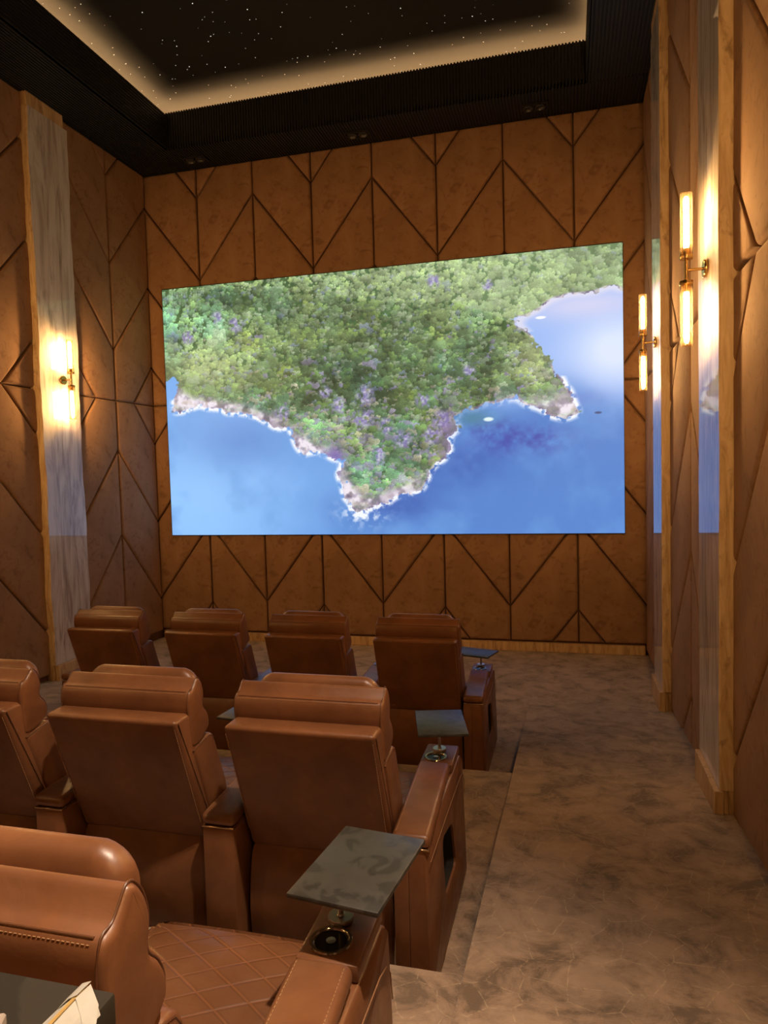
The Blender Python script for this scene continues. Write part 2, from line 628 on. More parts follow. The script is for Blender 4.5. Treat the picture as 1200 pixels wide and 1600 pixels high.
def pad_panels(parent, to3d, columns, zb, zt, e):
    """columns: (u_even, u_odd) joints; cells between chevron seams"""
    count = 0
    for ue, uo in columns:
        lo, hi = min(ue, uo), max(ue, uo)
        for half in (1, -1):
            za, zc = (ZM, zt) if half == 1 else (zb, ZM)
            cells = [[(lo, za), (hi, za), (hi, zc), (lo, zc)]]
            for k in range(4):
                z_e = ZM + half * (k + 0.5) * PP
                z_o = ZM + half * (k - 0.5 + e) * PP
                du, dz = uo - ue, z_o - z_e
                a, b, c_ = -dz, du, -(-dz * ue + du * z_e)
                new = []
                for cell in cells:
                    for kp in (1, -1):
                        r = clip(cell, a, b, c_, kp)
                        if len(r) >= 3 and abs(parea(r)) > 0.002: new.append(r)
                cells = new
            for cell in cells:
                if parea(cell) < 0: cell = cell[::-1]
                per = sum(math.dist(cell[i - 1], cell[i]) for i in range(len(cell)))
                inr = abs(parea(cell)) * 2 / per
                sc = min(1.0, inr / 0.06)
                rings = [(0.008, 0.0), (0.008, 0.016), (0.013, 0.030), (0.025, 0.040), (0.042, 0.044)]
                vs, fs = [], []
                n = len(cell)
                cu = sum(p[0] for p in cell) / n
                cz = sum(p[1] for p in cell) / n
                base = Vector(to3d(cu, cz, 0))
                for ins, d in rings:
                    for (u, z) in inset(cell, ins * sc):
                        vs.append(Vector(to3d(u, z, d)) - base)
                for i in range(len(rings) - 1):
                    for k in range(n):
                        fs.append((i * n + k, i * n + (k + 1) % n, (i + 1) * n + (k + 1) % n, (i + 1) * n + k))
                fs.append(tuple((len(rings) - 1) * n + k for k in range(n)))
                me = mesh_from('panel', vs, fs)
                fix_normals(me)
                o = link('panel', me, 'suede', parent)
                o.location = base
                count += 1
    return count

# front wall
mb = MB(); mb.box((-0.1, 0, -0.2), (ROOM_W + 0.1, 0.12, TOP + 0.1))
wf = structure(mb.build('wall_front', 'suede_groove', smooth=False))
W8 = ROOM_W / 8
cols = []
for j in range(8):
    a, b = j * W8, (j + 1) * W8
    cols.append((a, b) if j % 2 == 0 else (b, a))
pad_panels(wf, lambda u, z, d: (u, -d, z), cols, 0.118, CEIL, 0.025)
# side walls, bay by bay between the pillars
mb = MB(); mb.box((-0.12, BACK, -0.2), (0, 0, TOP + 0.1))
wl = structure(mb.build('wall_left', 'suede_groove', smooth=False))
mb = MB(); mb.box((ROOM_W, BACK, -0.2), (ROOM_W + 0.12, 0, TOP + 0.1))
wr = structure(mb.build('wall_right', 'suede_groove', smooth=False))
mb = MB(); mb.box((-0.12, BACK - 0.12, -0.2), (ROOM_W + 0.12, BACK, TOP + 0.1))
structure(mb.build('wall_back', 'plaster_dark', smooth=False))
LEFT_BAYS = [(-0.04, -0.85, -1.66), (-2.16, -3.02, -3.88), (-4.40, -5.26, -6.12)]
RIGHT_BAYS = [(-0.04, -0.74, -1.46), (-1.98, -3.03, -3.80), (-4.32, -5.22, -6.12)]
def bay_cols(bays):
    r = []
    for a, m_, b in bays:
        r += [(a, m_), (b, m_)]
    return r
pad_panels(wl, lambda u, z, d: (d, u, z), bay_cols(LEFT_BAYS), 0.10, CEIL, 0.085)
pad_panels(wr, lambda u, z, d: (ROOM_W - d, u, z), bay_cols(RIGHT_BAYS), 0.04, CEIL, 0.03)

# timber board along the foot of the front wall
mb = MB(); mb.rbox((0.05, -0.055, 0.001), (ROOM_W - 0.05, -0.002, 0.108), 0.004, 1)
structure(mb.build('baseboard_front', 'timber'))

# ------------------------------------------------------------------ ceiling: star field, soffits, cove
mb = MB(); mb.box((-0.1, BACK, TOP), (ROOM_W + 0.1, 0.1, TOP + 0.1))
ceil_o = structure(mb.build('ceiling', 'star_ceiling', smooth=False))
IX0, IX1, IY0, IY1 = 0.72, 5.565, -0.60, -9.2
LIP = 6.49
mb = MB()
for i in range(900):
    x, y = random.uniform(IX0 - 0.2, IX1 + 0.1), random.uniform(-8.0, -0.35)
    r = random.choice((0.0018, 0.0022, 0.0026, 0.0032, 0.0042))
    z = TOP - 0.003
    mb.add([(x + r * math.cos(a), y + r * math.sin(a), z) for a in (0, 1.05, 2.09, 3.14, 4.19, 5.24)] + [(x, y, z - 0.002)],
           [(k, (k + 1) % 6, 6) for k in range(6)])
st = mb.build('star_lights', 'star_glow', ceil_o, smooth=False)
tag(st, 'tiny white fibre-optic star points', kind='stuff')

def soffit(lo, hi, rib_axis, faces):
    """slab + ribbing on its underside; faces: list of extra fascia boxes"""
    mb = MB(); mb.box(lo, hi)
    for f0, f1 in faces: mb.box(f0, f1)
    s = structure(mb.build('ceiling_soffit', 'black_paint', smooth=False))
    rb = MB()
    pitch, wd, dp = 0.034, 0.019, 0.012
    if rib_axis == 'Y':
        n = int((hi[0] - lo[0]) / pitch)
        for i in range(n):
            x = lo[0] + (i + 0.5) * pitch
            rb.box((x - wd / 2, lo[1] + 0.002, lo[2] - dp), (x + wd / 2, hi[1] - 0.002, lo[2] + 0.001))
    for f0, f1 in faces:
        if f1[0] - f0[0] > f1[1] - f0[1]:      # front/back fascia: upright ribs
            side = -1 if f0[1] > -5 else 1
            n = int((f1[0] - f0[0]) / pitch)
            for i in range(n):
                x = f0[0] + (i + 0.5) * pitch
                yf = f0[1] if side == -1 else f1[1]
                rb.box((x - wd / 2, min(yf, yf + side * dp), f0[2]), (x + wd / 2, max(yf, yf + side * dp), f1[2] + 0.006))
        else:                                   # side fascia: ribs along the run
            side = 1 if f0[0] < 3 else -1
            n = int((f1[2] - f0[2]) / pitch)
            for i in range(n):
                z = f0[2] + (i + 0.5) * pitch
                xf = f1[0] if side == 1 else f0[0]
                rb.box((min(xf, xf + side * dp), f0[1], z - wd / 2), (max(xf, xf + side * dp), f1[1], z + wd / 2))
    r = rb.build('ribbing', 'black_ribbed', s, smooth=False, fix=False)
    r['kind'] = 'stuff'
    return s
T_ = 0.03
soffit((0, IY0 - 0.0, CEIL), (ROOM_W, 0, CEIL + 0.04), 'Y', [((IX0, IY0, CEIL), (IX1, IY0 + T_, LIP))])
soffit((0, IY1, CEIL), (IX0, IY0, CEIL + 0.04), 'Y', [((IX0 - T_, IY1, CEIL), (IX0, IY0, LIP))])
soffit((IX1, IY1, CEIL), (ROOM_W, IY0, CEIL + 0.04), 'Y', [((IX1, IY1, CEIL), (IX1 + T_, IY0, LIP))])
soffit((0, BACK, CEIL), (ROOM_W, IY1, CEIL + 0.04), 'Y', [((IX0, IY1 - T_, CEIL), (IX1, IY1, LIP))])
cv = empty('cove_light', (3.1, -4.5, 6.40))
tag(cv, 'warm light strip glowing above the black ceiling tray lip', 'strip light')
def strip(lo, hi):
    o = MB().box([lo[i] - (3.1, -4.5, 6.40)[i] for i in range(3)], [hi[i] - (3.1, -4.5, 6.40)[i] for i in range(3)]).build('led_strip', 'cove_led', cv, smooth=False)
    b = MB().box([lo[i] - (3.1, -4.5, 6.40)[i] for i in range(2)] + [CEIL + 0.04 - 6.40], [hi[i] - (3.1, -4.5, 6.40)[i] for i in range(2)] + [lo[2] - 6.40]).build('mounting_rail', 'black_paint', cv, smooth=False)
SA, SB, SZ_ = 0.09, 0.42, 6.355
strip((IX0 - 0.3, IY0 + SA, SZ_), (IX1 + 0.3, IY0 + SB, SZ_ + 0.01))
strip((IX0 - SB, IY1, SZ_), (IX0 - SA, IY0 + 0.05, SZ_ + 0.01))
strip((IX1 + SA, IY1, SZ_), (IX1 + SB, IY0 + 0.05, SZ_ + 0.01))

# twin spots let into the soffits; the lit one is added to brighten the rear row
def twin_spot(x, y, label, lit=None):
    e = empty('ceiling_spot', (x, y, CEIL - 0.012))
    tag(e, label, 'spotlight', 'twin spots in the ceiling soffits')
    mb = MB()
    for a, b in (((-0.15, -0.08), (0.15, -0.06)), ((-0.15, 0.06), (0.15, 0.08)), ((-0.15, -0.06), (-0.13, 0.06)), ((0.13, -0.06), (0.15, 0.06))):
        mb.box((a[0], a[1], -0.02), (b[0], b[1], 0.0))
    mb.build('frame', 'black_ribbed', e, smooth=False)
    for sx in (-0.066, 0.066):
        o = MB().lathe([(0.056, -0.004), (0.058, -0.022), (0.050, -0.026), (0.044, -0.012), (0.038, -0.004)], (sx, 0, 0)).build('lamp_ring', 'spot_ring', e)
        MB().lathe([(0.0, -0.006), (0.038, -0.004)], (sx, 0, 0)).build('lens', 'recess_black', o)
    if lit:
        ld = bpy.data.lights.new('added_spot_beam', 'SPOT')
        ld.energy = SPOT; ld.color = (1.0, 0.80, 0.60)
        ld.spot_size = math.radians(68); ld.spot_blend = 1.0; ld.shadow_soft_size = 0.06
        lo = bpy.data.objects.new('added_spot_beam', ld); COL.objects.link(lo)
        lo.parent = e; lo.location = (0, 0, -0.04)
        d_ = Vector(lit) - Vector((x, y, CEIL - 0.05))
        lo.rotation_euler = d_.to_track_quat('-Z', 'Y').to_euler()
    return e
twin_spot(5.88, -7.25, 'added lit twin ceiling spot in the right soffit, brightening the rear row', (4.1, -7.9, 1.4))
twin_spot(0.93, -0.30, 'dark twin ceiling spot near the left front corner')
twin_spot(3.02, -0.30, 'dark twin ceiling spot above the middle of the screen')
twin_spot(5.02, -0.30, 'dark twin ceiling spot near the right front corner')

# ------------------------------------------------------------------ screen with its picture
SX0, SX1, SZ0, SZ1 = 0.244, 5.936, 1.389, 4.589
def screen_picture(W, H):
    yy, xx = np.mgrid[0:H, 0:W]
    u, v = xx / (W - 1), yy / (H - 1)
    def vnoise(sx, sy, seed):
        g = np.random.default_rng(seed).random((sy + 2, sx + 2))
        fx, fy = u * sx, v * sy
        ix, iy = fx.astype(int), fy.astype(int)
        tx, ty = fx - ix, fy - iy
        tx, ty = tx * tx * (3 - 2 * tx), ty * ty * (3 - 2 * ty)
        return (g[iy, ix] * (1 - tx) + g[iy, ix + 1] * tx) * (1 - ty) + (g[iy + 1, ix] * (1 - tx) + g[iy + 1, ix + 1] * tx) * ty
    def fbm(s, seed, o=4):
        r, a, tot = 0, 1.0, 0
        for k in range(o):
            r = r + a * vnoise(int(s * 1.78 * 2 ** k), int(s * 2 ** k), seed + k)
            tot += a; a *= 0.55
        return r / tot
    coast = [(0.0, 0.639), (0.021, 0.649), (0.03, 0.623), (0.016, 0.567), (0.012, 0.51), (0.043, 0.507), (0.074, 0.525), (0.12, 0.509), (0.17, 0.496), (0.204, 0.477), (0.238, 0.454), (0.267, 0.424), (0.309, 0.409), (0.309, 0.382), (0.322, 0.341), (0.346, 0.316), (0.383, 0.314), (0.397, 0.29), (0.42, 0.28), (0.407, 0.234), (0.425, 0.187), (0.419, 0.14), (0.444, 0.108), (0.468, 0.085), (0.508, 0.122), (0.54, 0.149), (0.6, 0.163), (0.605, 0.21), (0.626, 0.265), (0.645, 0.284), (0.657, 0.342), (0.673, 0.388), (0.676, 0.435), (0.698, 0.464), (0.729, 0.469), (0.759, 0.478), (0.794, 0.501), (0.806, 0.477), (0.844, 0.436), (0.869, 0.419), (0.902, 0.408), (0.928, 0.432), (0.902, 0.468), (0.91, 0.49), (0.89, 0.529), (0.878, 0.568), (0.866, 0.614), (0.846, 0.654), (0.825, 0.709), (0.804, 0.742), (0.788, 0.764), (0.813, 0.779), (0.838, 0.794), (0.855, 0.817), (0.892, 0.834), (0.933, 0.842), (1.01, 0.846), (1.01, 1.02), (-0.01, 1.02), (-0.01, 0.639)]
    wu = u + (fbm(34, 5, 4) - 0.5) * 0.030
    wv = v + (fbm(34, 15, 4) - 0.5) * 0.048
    land = np.zeros((H, W), bool)
    n = len(coast)
    for i in range(n):
        (x0, y0), (x1, y1) = coast[i - 1], coast[i]
        if y0 == y1: continue
        cond = (y0 > wv) != (y1 > wv)
        xi = (x1 - x0) * (wv - y0) / (y1 - y0) + x0
        land ^= cond & (wu < xi)
    def blur(a, r):
        a = a.astype(float)
        for ax in (0, 1):
            k = 2 * r + 1
            pad = [(0, 0), (0, 0)]; pad[ax] = (r + 1, r)
            c_ = np.cumsum(np.pad(a, pad, 'edge'), axis=ax)
            a = (np.take(c_, range(k, k + a.shape[ax]), ax) - np.take(c_, range(0, a.shape[ax]), ax)) / k
        return a
    def near(r):                                   # 1 at the coast, falling off inland / offshore
        b = blur(blur(land, r), r)
        return 1 - np.abs(b - 0.5) * 2
    C = lambda *c_: np.array(c_, float)
    def lerp(a, b, t_): return a + (b - a) * np.clip(t_, 0, 1)[..., None]
    gs = lambda cu, cv_, su, sv: np.exp(-((u - cu) / su) ** 2 - ((v - cv_) / sv) ** 2)
    # sea
    img = lerp(C(120, 172, 236), C(80, 128, 200), (u - 0.18) * 1.9 + (fbm(4, 50) - 0.5) * 1.0)
    img = lerp(img, C(150, 200, 252), gs(0.05, 0.12, 0.26, 0.30) * 0.9)
    img = lerp(img, C(92, 138, 206), gs(0.2, 0.38, 0.14, 0.10) * 0.8)
    img = lerp(img, C(94, 140, 212), (1 - v / 0.45) * np.clip((u - 0.45) * 5, 0, 1) * 0.5)
    img = lerp(img, C(64, 96, 176), (gs(0.63, 0.27, 0.12, 0.10) + gs(0.52, 0.11, 0.10, 0.06)) * (0.5 + 1.0 * fbm(14, 60)) * 0.9)
    img = lerp(img, C(70, 84, 170), (gs(0.767, 0.342, 0.06, 0.05) + gs(0.735, 0.39, 0.04, 0.03) + gs(0.852, 0.337, 0.045, 0.045)) * np.clip(fbm(40, 70) * 2.2 - 0.5, 0, 1))
    img = lerp(img, C(80, 130, 150), gs(0.71, 0.425, 0.045, 0.03) * 0.8)
    img = lerp(img, C(110, 160, 222), np.clip(fbm(7, 80) * 2.4 - 1.1, 0, 1) * 0.8)
    lag = 1 / (1 + np.exp(-(v - 0.50 - 0.03 * np.sin(u * 30)) * 40)) * (u > 0.7)
    img = lerp(img, C(158, 188, 244), lag * 0.95)
    img = lerp(img, C(212, 226, 252), gs(0.985, 0.64, 0.085, 0.13) * 1.1 * lag)
    img = lerp(img, C(205, 208, 240), gs(0.93, 0.80, 0.12, 0.05) * lag)
    img = lerp(img, C(110, 140, 210), gs(0.90, 0.475, 0.05, 0.025) * 0.8)
    sea = img.copy()
    # forest: crowns drawn from far to near
    fo = lerp(C(70, 104, 64), C(98, 132, 82), fbm(9, 20)) * 0.82
    tone = np.clip(0.5 + (fbm(5, 30, 5) - 0.5) * 2.3, 0, 1)
    huep = fbm(8, 35, 3)
    ridge = np.interp(u, [0, 0.3, 0.49, 0.67, 0.745, 0.805, 0.845, 0.87, 1.0], [1.0, 0.95, 0.885, 0.845, 0.80, 0.73, 0.68, 0.60, 0.60]) + (fbm(12, 37, 2) - 0.5) * 0.03
    rg = np.random.default_rng(3)
    N = 16000
    pts = rg.random((N, 2)); pts = pts[np.argsort(-pts[:, 1])]
    for (pu, pv) in pts:
        ci, ri = int(pu * (W - 1)), int(pv * (H - 1))
        if not land[ri, ci]: continue
        sz = W / 640
        rad = (1.5 + 2.2 * (1 - pv) ** 0.8 + rg.random() ** 2 * 3.4) * sz
        far = (pv > ridge[ri, ci])
        q = rg.random()
        base = (C(112, 142, 102) + C(14, 4, -8) * (huep[ri, ci] - 0.5) * 4 + C(-8, 2, 22) * max(0, 0.35 - pu) * (pv > 0.7)) * (0.60 + 0.74 * tone[ri, ci])
        base = base + (C(170, 190, 140) - base) * (np.exp(-((pu - 0.62) / 0.35) ** 2 - ((pv - 0.95) / 0.22) ** 2) * 0.75)
        if far: base = base * 0.40 + C(164, 182, 136) * 0.60
        else: base = base * (1 - 0.16 * math.exp(-((ridge[ri, ci] - pv) / 0.10) ** 2))
        base = base + (C(172, 182, 130) - base) * (np.exp(-((pu - 0.10) / 0.10) ** 2 - ((pv - 0.68) / 0.08) ** 2) * 0.7)
        base = base + (C(178, 186, 134) - base) * (np.exp(-((pu - 0.82) / 0.06) ** 2 - ((pv - 0.62) / 0.12) ** 2) * 0.7)
        base = base * (1 - 0.22 * np.exp(-((pu - 0.42) / 0.16) ** 2 - ((pv - 0.66) / 0.22) ** 2))
        if q < 0.04 + 0.30 * max(0.0, huep[ri, ci] - 0.5): base = base * 0.5 + C(134, 140, 184) * 0.5
        elif q < 0.16: base = base * 0.6 + C(190, 196, 178) * 0.4
        elif q < 0.30: base = base * 0.80
        elif q < 0.48: base = base * 1.12 + C(8, 10, -6)
        low = math.exp(-max(0, pv - (0.45 - 0.5 * (pu - 0.35) ** 2)) * 9) if pv < 0.8 else 0
        if rg.random() < low * 0.35: base = base * 0.4 + (C(150, 134, 178) if rg.random() < 0.55 else C(186, 172, 156)) * 0.6
        big = rg.random() < 0.07
        if big: rad *= 1.6 + 0.9 * rg.random()
        # shade cast by the crown on its neighbours
        sr, sc_ = int(ri - rad * 0.45), int(ci - rad * 0.30)
        r0, r1 = max(0, int(sr - rad)), min(H, int(sr + rad) + 1)
        c0, c1 = max(0, int(sc_ - rad)), min(W, int(sc_ + rad) + 1)
        if r1 > r0 and c1 > c0:
            py, px = np.mgrid[r0:r1, c0:c1]
            w_ = np.clip(1.15 - ((px - sc_) ** 2 + (py - sr) ** 2) / (rad * rad), 0, 1)[..., None] * 0.34
            fo[r0:r1, c0:c1] = fo[r0:r1, c0:c1] * (1 - w_) + C(58, 84, 66) * w_
        r0, r1 = max(0, int(ri - rad * 0.95)), min(H, int(ri + rad * 0.95) + 1)
        c0, c1 = max(0, int(ci - rad)), min(W, int(ci + rad) + 1)
        py, px = np.mgrid[r0:r1, c0:c1]
        dx, dy = (px - ci) / rad, (py - ri) / (rad * 0.92)
        jag = 1 + 0.35 * np.sin(np.arctan2(dy, dx) * 5 + q * 30) + 0.3 * (rg.random(dx.shape) - 0.5)
        inside = dx * dx + dy * dy < jag * 0.9
        sh = np.clip(0.93 + 0.20 * dy + 0.10 * dx + (0.34 if big else 0.20) * (rg.random(dx.shape) - 0.5), 0.5, 1.35)
        patch = base[None, None, :] * sh[..., None]
        fo[r0:r1, c0:c1][inside] = patch[inside]
    fo = fo * (1.0 + 0.16 * (rg.random((H, W)) - 0.5))[..., None] * 1.05
    fo = fo * (0.62 + 0.58 * fbm(24, 40, 3))[..., None]
    gm = fo.mean(-1, keepdims=True)
    fo = gm + (fo - gm) * 1.12
    fo = lerp(fo, C(188, 206, 160), 0.06 + 0.34 * (v > ridge) * np.clip((u - 0.3) * 2.2, 0, 1) + 0.30 * gs(0.10, 0.66, 0.12, 0.10) + 0.25 * gs(0.85, 0.64, 0.05, 0.10))
    # bare lilac trees
    for (bu, bv, br) in ((0.475, 0.53, 0.022), (0.468, 0.45, 0.026), (0.418, 0.50, 0.016), (0.283, 0.475, 0.020), (0.52, 0.41, 0.018), (0.555, 0.36, 0.020), (0.70, 0.60, 0.014), (0.60, 0.50, 0.016), (0.18, 0.84, 0.018), (0.135, 0.87, 0.014), (0.385, 0.55, 0.014), (0.64, 0.42, 0.022), (0.62, 0.37, 0.020), (0.06, 0.80, 0.016), (0.50, 0.30, 0.018), (0.63, 0.93, 0.014), (0.74, 0.90, 0.012)):
        w_ = np.clip(1.3 - ((u - bu) / br) ** 2 - ((v - bv) / (br * 1.9)) ** 2, 0, 1) * np.clip(fbm(90, 140, 2) * 3.2 - 0.9, 0, 1)
        fo = lerp(fo, lerp(C(136, 124, 186), C(206, 200, 226), np.clip(fbm(120, 150, 2) * 3 - 1.2, 0, 1)), w_ * 0.85)
    # rocks on the shore
    nr = near(max(2, W // 110))
    rock_n = fbm(60, 90, 3)
    rock = lerp(C(112, 98, 140), C(226, 216, 222), np.clip((rock_n - 0.3) * 2.6, 0, 1))
    low = (v < 0.60).astype(float) * (1 - 0.5 * gs(0.65, 0.40, 0.08, 0.10))
    low = np.clip(low + (v < 0.86) * (u > 0.78) * (v > 0.70), 0, 1)
    fo = lerp(fo, rock, np.clip((nr - 0.50) * 3.6, 0, 1) * low * (0.55 + 0.6 * fbm(18, 95)))
    wide = near(max(4, W // 28))
    cliff = np.clip(gs(0.49, 0.17, 0.10, 0.08) + gs(0.345, 0.36, 0.05, 0.06) + gs(0.12, 0.55, 0.15, 0.05) + 0.8 * gs(0.88, 0.45, 0.05, 0.04) + 0.6 * gs(0.25, 0.46, 0.08, 0.05), 0, 1)
    cn = fbm(34, 97, 3)
    crock = lerp(C(128, 110, 142), C(236, 228, 238), np.clip((cn - 0.30) * 3.4, 0, 1))
    crock = lerp(crock, C(178, 158, 140), np.clip(fbm(50, 98, 2) * 2 - 1.1, 0, 1) * 0.7)
    fo = lerp(fo, crock, np.clip((wide - 0.36) * 3.0, 0, 1) * np.clip(cliff * 1.5, 0, 1) * np.clip(0.45 + cn * 1.0, 0, 1))
    fo = lerp(fo, C(160, 146, 168), np.clip((near(max(4, W // 22)) - 0.35) * 1.5, 0, 1) * (v < 0.6) * np.clip(fbm(30, 99, 3) * 3 - 1.35, 0, 1) * 0.75)
    fo = lerp(fo, C(122, 104, 178), gs(0.405, 0.30, 0.025, 0.05) * 0.9)
    fo = lerp(fo, C(138, 118, 178), gs(0.655, 0.36, 0.022, 0.10) * 0.6)
    # foam off the shore
    fn = near(max(2, W // 100))
    foam = np.clip((fn - 0.14) * 2.2, 0, 1) * np.clip(fbm(55, 110, 3) * 5.0 - 1.7, 0, 1) * (v < 0.56)
    foam = np.clip(foam + 1.3 * gs(0.465, 0.085, 0.045, 0.045) * np.clip(fbm(48, 120, 3) * 4 - 1.5, 0, 1), 0, 1)
    quiet = 1 - 0.85 * gs(0.70, 0.45, 0.09, 0.06)
    sea = lerp(sea, C(240, 244, 255), foam * quiet)
    beach = np.clip((near(max(2, W // 70)) - 0.35) * 2, 0, 1) * (v > 0.72) * (u > 0.76)
    sea = lerp(sea, C(226, 222, 238), beach * 0.8)
    img = np.where(land[..., None], fo, sea)
    for (bu, bv, bl, bh, cc) in ((0.844, 0.768, 0.012, 0.006, C(250, 250, 255)), (0.737, 0.418, 0.012, 0.009, C(222, 240, 240)), (0.952, 0.424, 0.008, 0.005, C(60, 80, 130))):
        img = lerp(img, cc, np.clip(1.6 - ((u - bu) / bl) ** 2 * 1.6 - ((v - bv) / bh) ** 2 * 1.6, 0, 1))
    # faint pale lettering in the top left corner of the picture
    wm = (np.abs(v - 0.972) < 0.011) & (u > 0.012) & (u < 0.105) & (((u * 330) % 2.0) < 1.15) & (np.abs(u - 0.066) > 0.004)
    wm &= (vnoise(260, 120, 130) > 0.32)
    img = np.where(wm[..., None], img * 0.72 + C(205, 222, 240) * 0.28, img)
    return np.clip(img, 0, 255)

SW, SH = 960, 540
pic = screen_picture(SW, SH) / 255.0
lin = np.where(pic <= 0.04045, pic / 12.92, ((pic + 0.055) / 1.055) ** 2.4)
scr = empty('cinema_screen', (3.09, -0.045, SZ0))
tag(scr, 'wide cinema screen showing a forested headland in blue sea', 'screen')
gx, gz = np.meshgrid(np.linspace(SX0, SX1, SW) - 3.09, np.linspace(SZ0, SZ1, SH) - SZ0)
co = np.stack([gx, np.full_like(gx, -0.018), gz], -1).reshape(-1, 3)
ii = np.arange(SW * SH).reshape(SH, SW)
quads = np.stack([ii[:-1, :-1], ii[:-1, 1:], ii[1:, 1:], ii[1:, :-1]], -1).reshape(-1, 4)
me = bpy.data.meshes.new('picture_surface')
me.vertices.add(len(co)); me.vertices.foreach_set('co', co.ravel())
me.loops.add(quads.size); me.loops.foreach_set('vertex_index', quads.ravel().astype(np.int32))
me.polygons.add(len(quads)); me.polygons.foreach_set('loop_start', np.arange(0, quads.size, 4, dtype=np.int32))
me.polygons.foreach_set('loop_total', np.full(len(quads), 4, dtype=np.int32))
me.update()
at = me.color_attributes.new('picture', 'FLOAT_COLOR', 'POINT')
at.data.foreach_set('color', np.concatenate([lin.reshape(-1, 3), np.ones((SW * SH, 1))], 1).ravel().astype(np.float32))
m = bpy.data.materials.new('screen_picture')
m.use_nodes = True
nt = m.node_tree
b = nt.nodes['Principled BSDF']
b.inputs['Base Color'].default_value = (0.01, 0.01, 0.012, 1)
b.inputs['Roughness'].default_value = 0.6
ca = nt.nodes.new('ShaderNodeVertexColor'); ca.layer_name = 'picture'
nt.links.new(ca.outputs[0], b.inputs['Emission Color'])
b.inputs['Emission Strength'].default_value = SCREEN
MATS['screen_picture'] = m
link('picture_surface', me, 'screen_picture', scr, smooth=False)
mb = MB(); mb.box((SX0 - 3.09 - 0.006, -0.0175, -0.006), (SX1 - 3.09 + 0.006, 0.008, SZ1 - SZ0 + 0.006))
mb.build('screen_housing', 'screen_edge', scr, smooth=False)

# ------------------------------------------------------------------ pillars of polished slab
def pillar(side, yc, z0, label, wd=0.60):
    """side -1: on left wall, +1: on right wall; local X points out of the wall into the room"""
    base = ramp_z(yc + wd / 2) - 0.0
    o = empty('wall_pillar', (0 if side < 0 else ROOM_W, yc, base), 0 if side < 0 else math.pi)
    tag(o, label, 'pillar', 'polished slab pillars along the side walls')
    th = 0.112
    zs0, zs1 = z0 - base, 5.93 - base
    # slab with live edges
    nz = 70
    vs, fs = [], []
    ph = random.random() * 10
    for i in range(nz + 1):
        z = zs0 + (zs1 - zs0) * i / nz
        w1 = 0.008 * math.sin(z * 3.1 + ph) + 0.005 * math.sin(z * 8.3 + ph * 2) + 0.003 * math.sin(z * 23 + ph)
        w2 = 0.008 * math.sin(z * 2.7 + ph * 3) + 0.005 * math.sin(z * 7.1 + ph) + 0.003 * math.sin(z * 19 + ph)
        a, b_ = -wd / 2 + w1, wd / 2 + w2
        f_ = 0.004 * math.sin(z * 5 + ph)
        vs += [(0.002, a + f_, z), (th - 0.008, a, z), (th, a + 0.008, z), (th, b_ - 0.008, z), (th - 0.008, b_, z), (0.002, b_ + f_, z)]
    K = 6
    for i in range(nz):
        for k in range(K):
            k2 = (k + 1) % K
            fs.append((i * K + k, i * K + k2, (i + 1) * K + k2, (i + 1) * K + k))
    fs.append(tuple(range(K))[::-1]); fs.append(tuple(nz * K + k for k in range(K)))
    me = mesh_from('slab', vs, fs); fix_normals(me)
    so = link('slab', me, ['slab_raw', 'slab_polished'], o)
    for p in me.polygons:
        if abs(p.normal.x) > 0.9 and p.center.x > 0.05: p.material_index = 1
    # plinth: laminated block with separate boards, ledge board and top block
    nb = 4
    for i in range(nb):
        a = 0.004 + (th - 0.026) * i / nb; b_ = 0.004 + (th - 0.026) * (i + 1) / nb - 0.0015
        MB().rbox((a, -wd / 2 + 0.004 + 0.002 * (i % 2), -0.10 if side > 0 else -0.05), (b_, wd / 2 - 0.004, zs0 - 0.001), 0.002, 1).build('plinth_board', 'timber', o)
    MB().rbox((th - 0.020, -wd / 2 + 0.02, -0.10), (th + 0.028, wd / 2 + 0.01, zs0 - 0.004), 0.003, 1).build('ledge_board', 'timber', o)
    MB().rbox((0.004, -wd / 2 + 0.012, zs1 + 0.001), (th - 0.006, wd / 2 - 0.05, CEIL - base - 0.002), 0.004, 1).build('top_block', 'timber', o)
    return o
pillar(-1, -1.90, 0.21, 'pale slab pillar on the left wall beside the screen')
pillar(-1, -4.14, 0.44, 'pale slab pillar on the left wall, second from the screen')
pillar(1, -1.72, 0.195, 'pale slab pillar on the right wall nearest the screen')
pillar(1, -4.06, 0.39, 'pale slab pillar on the right wall, closer to the camera')
pillar(-1, -6.38, 0.62, 'pale slab pillar on the left wall, third from the screen')
pillar(-1, -8.70, 0.84, 'pale slab pillar on the left wall, rearmost')
pillar(1, -8.72, 0.84, 'pale slab pillar on the right wall, rearmost')
pillar(1, -6.38, 0.62, 'pale slab pillar on the right wall beside the rear seats')

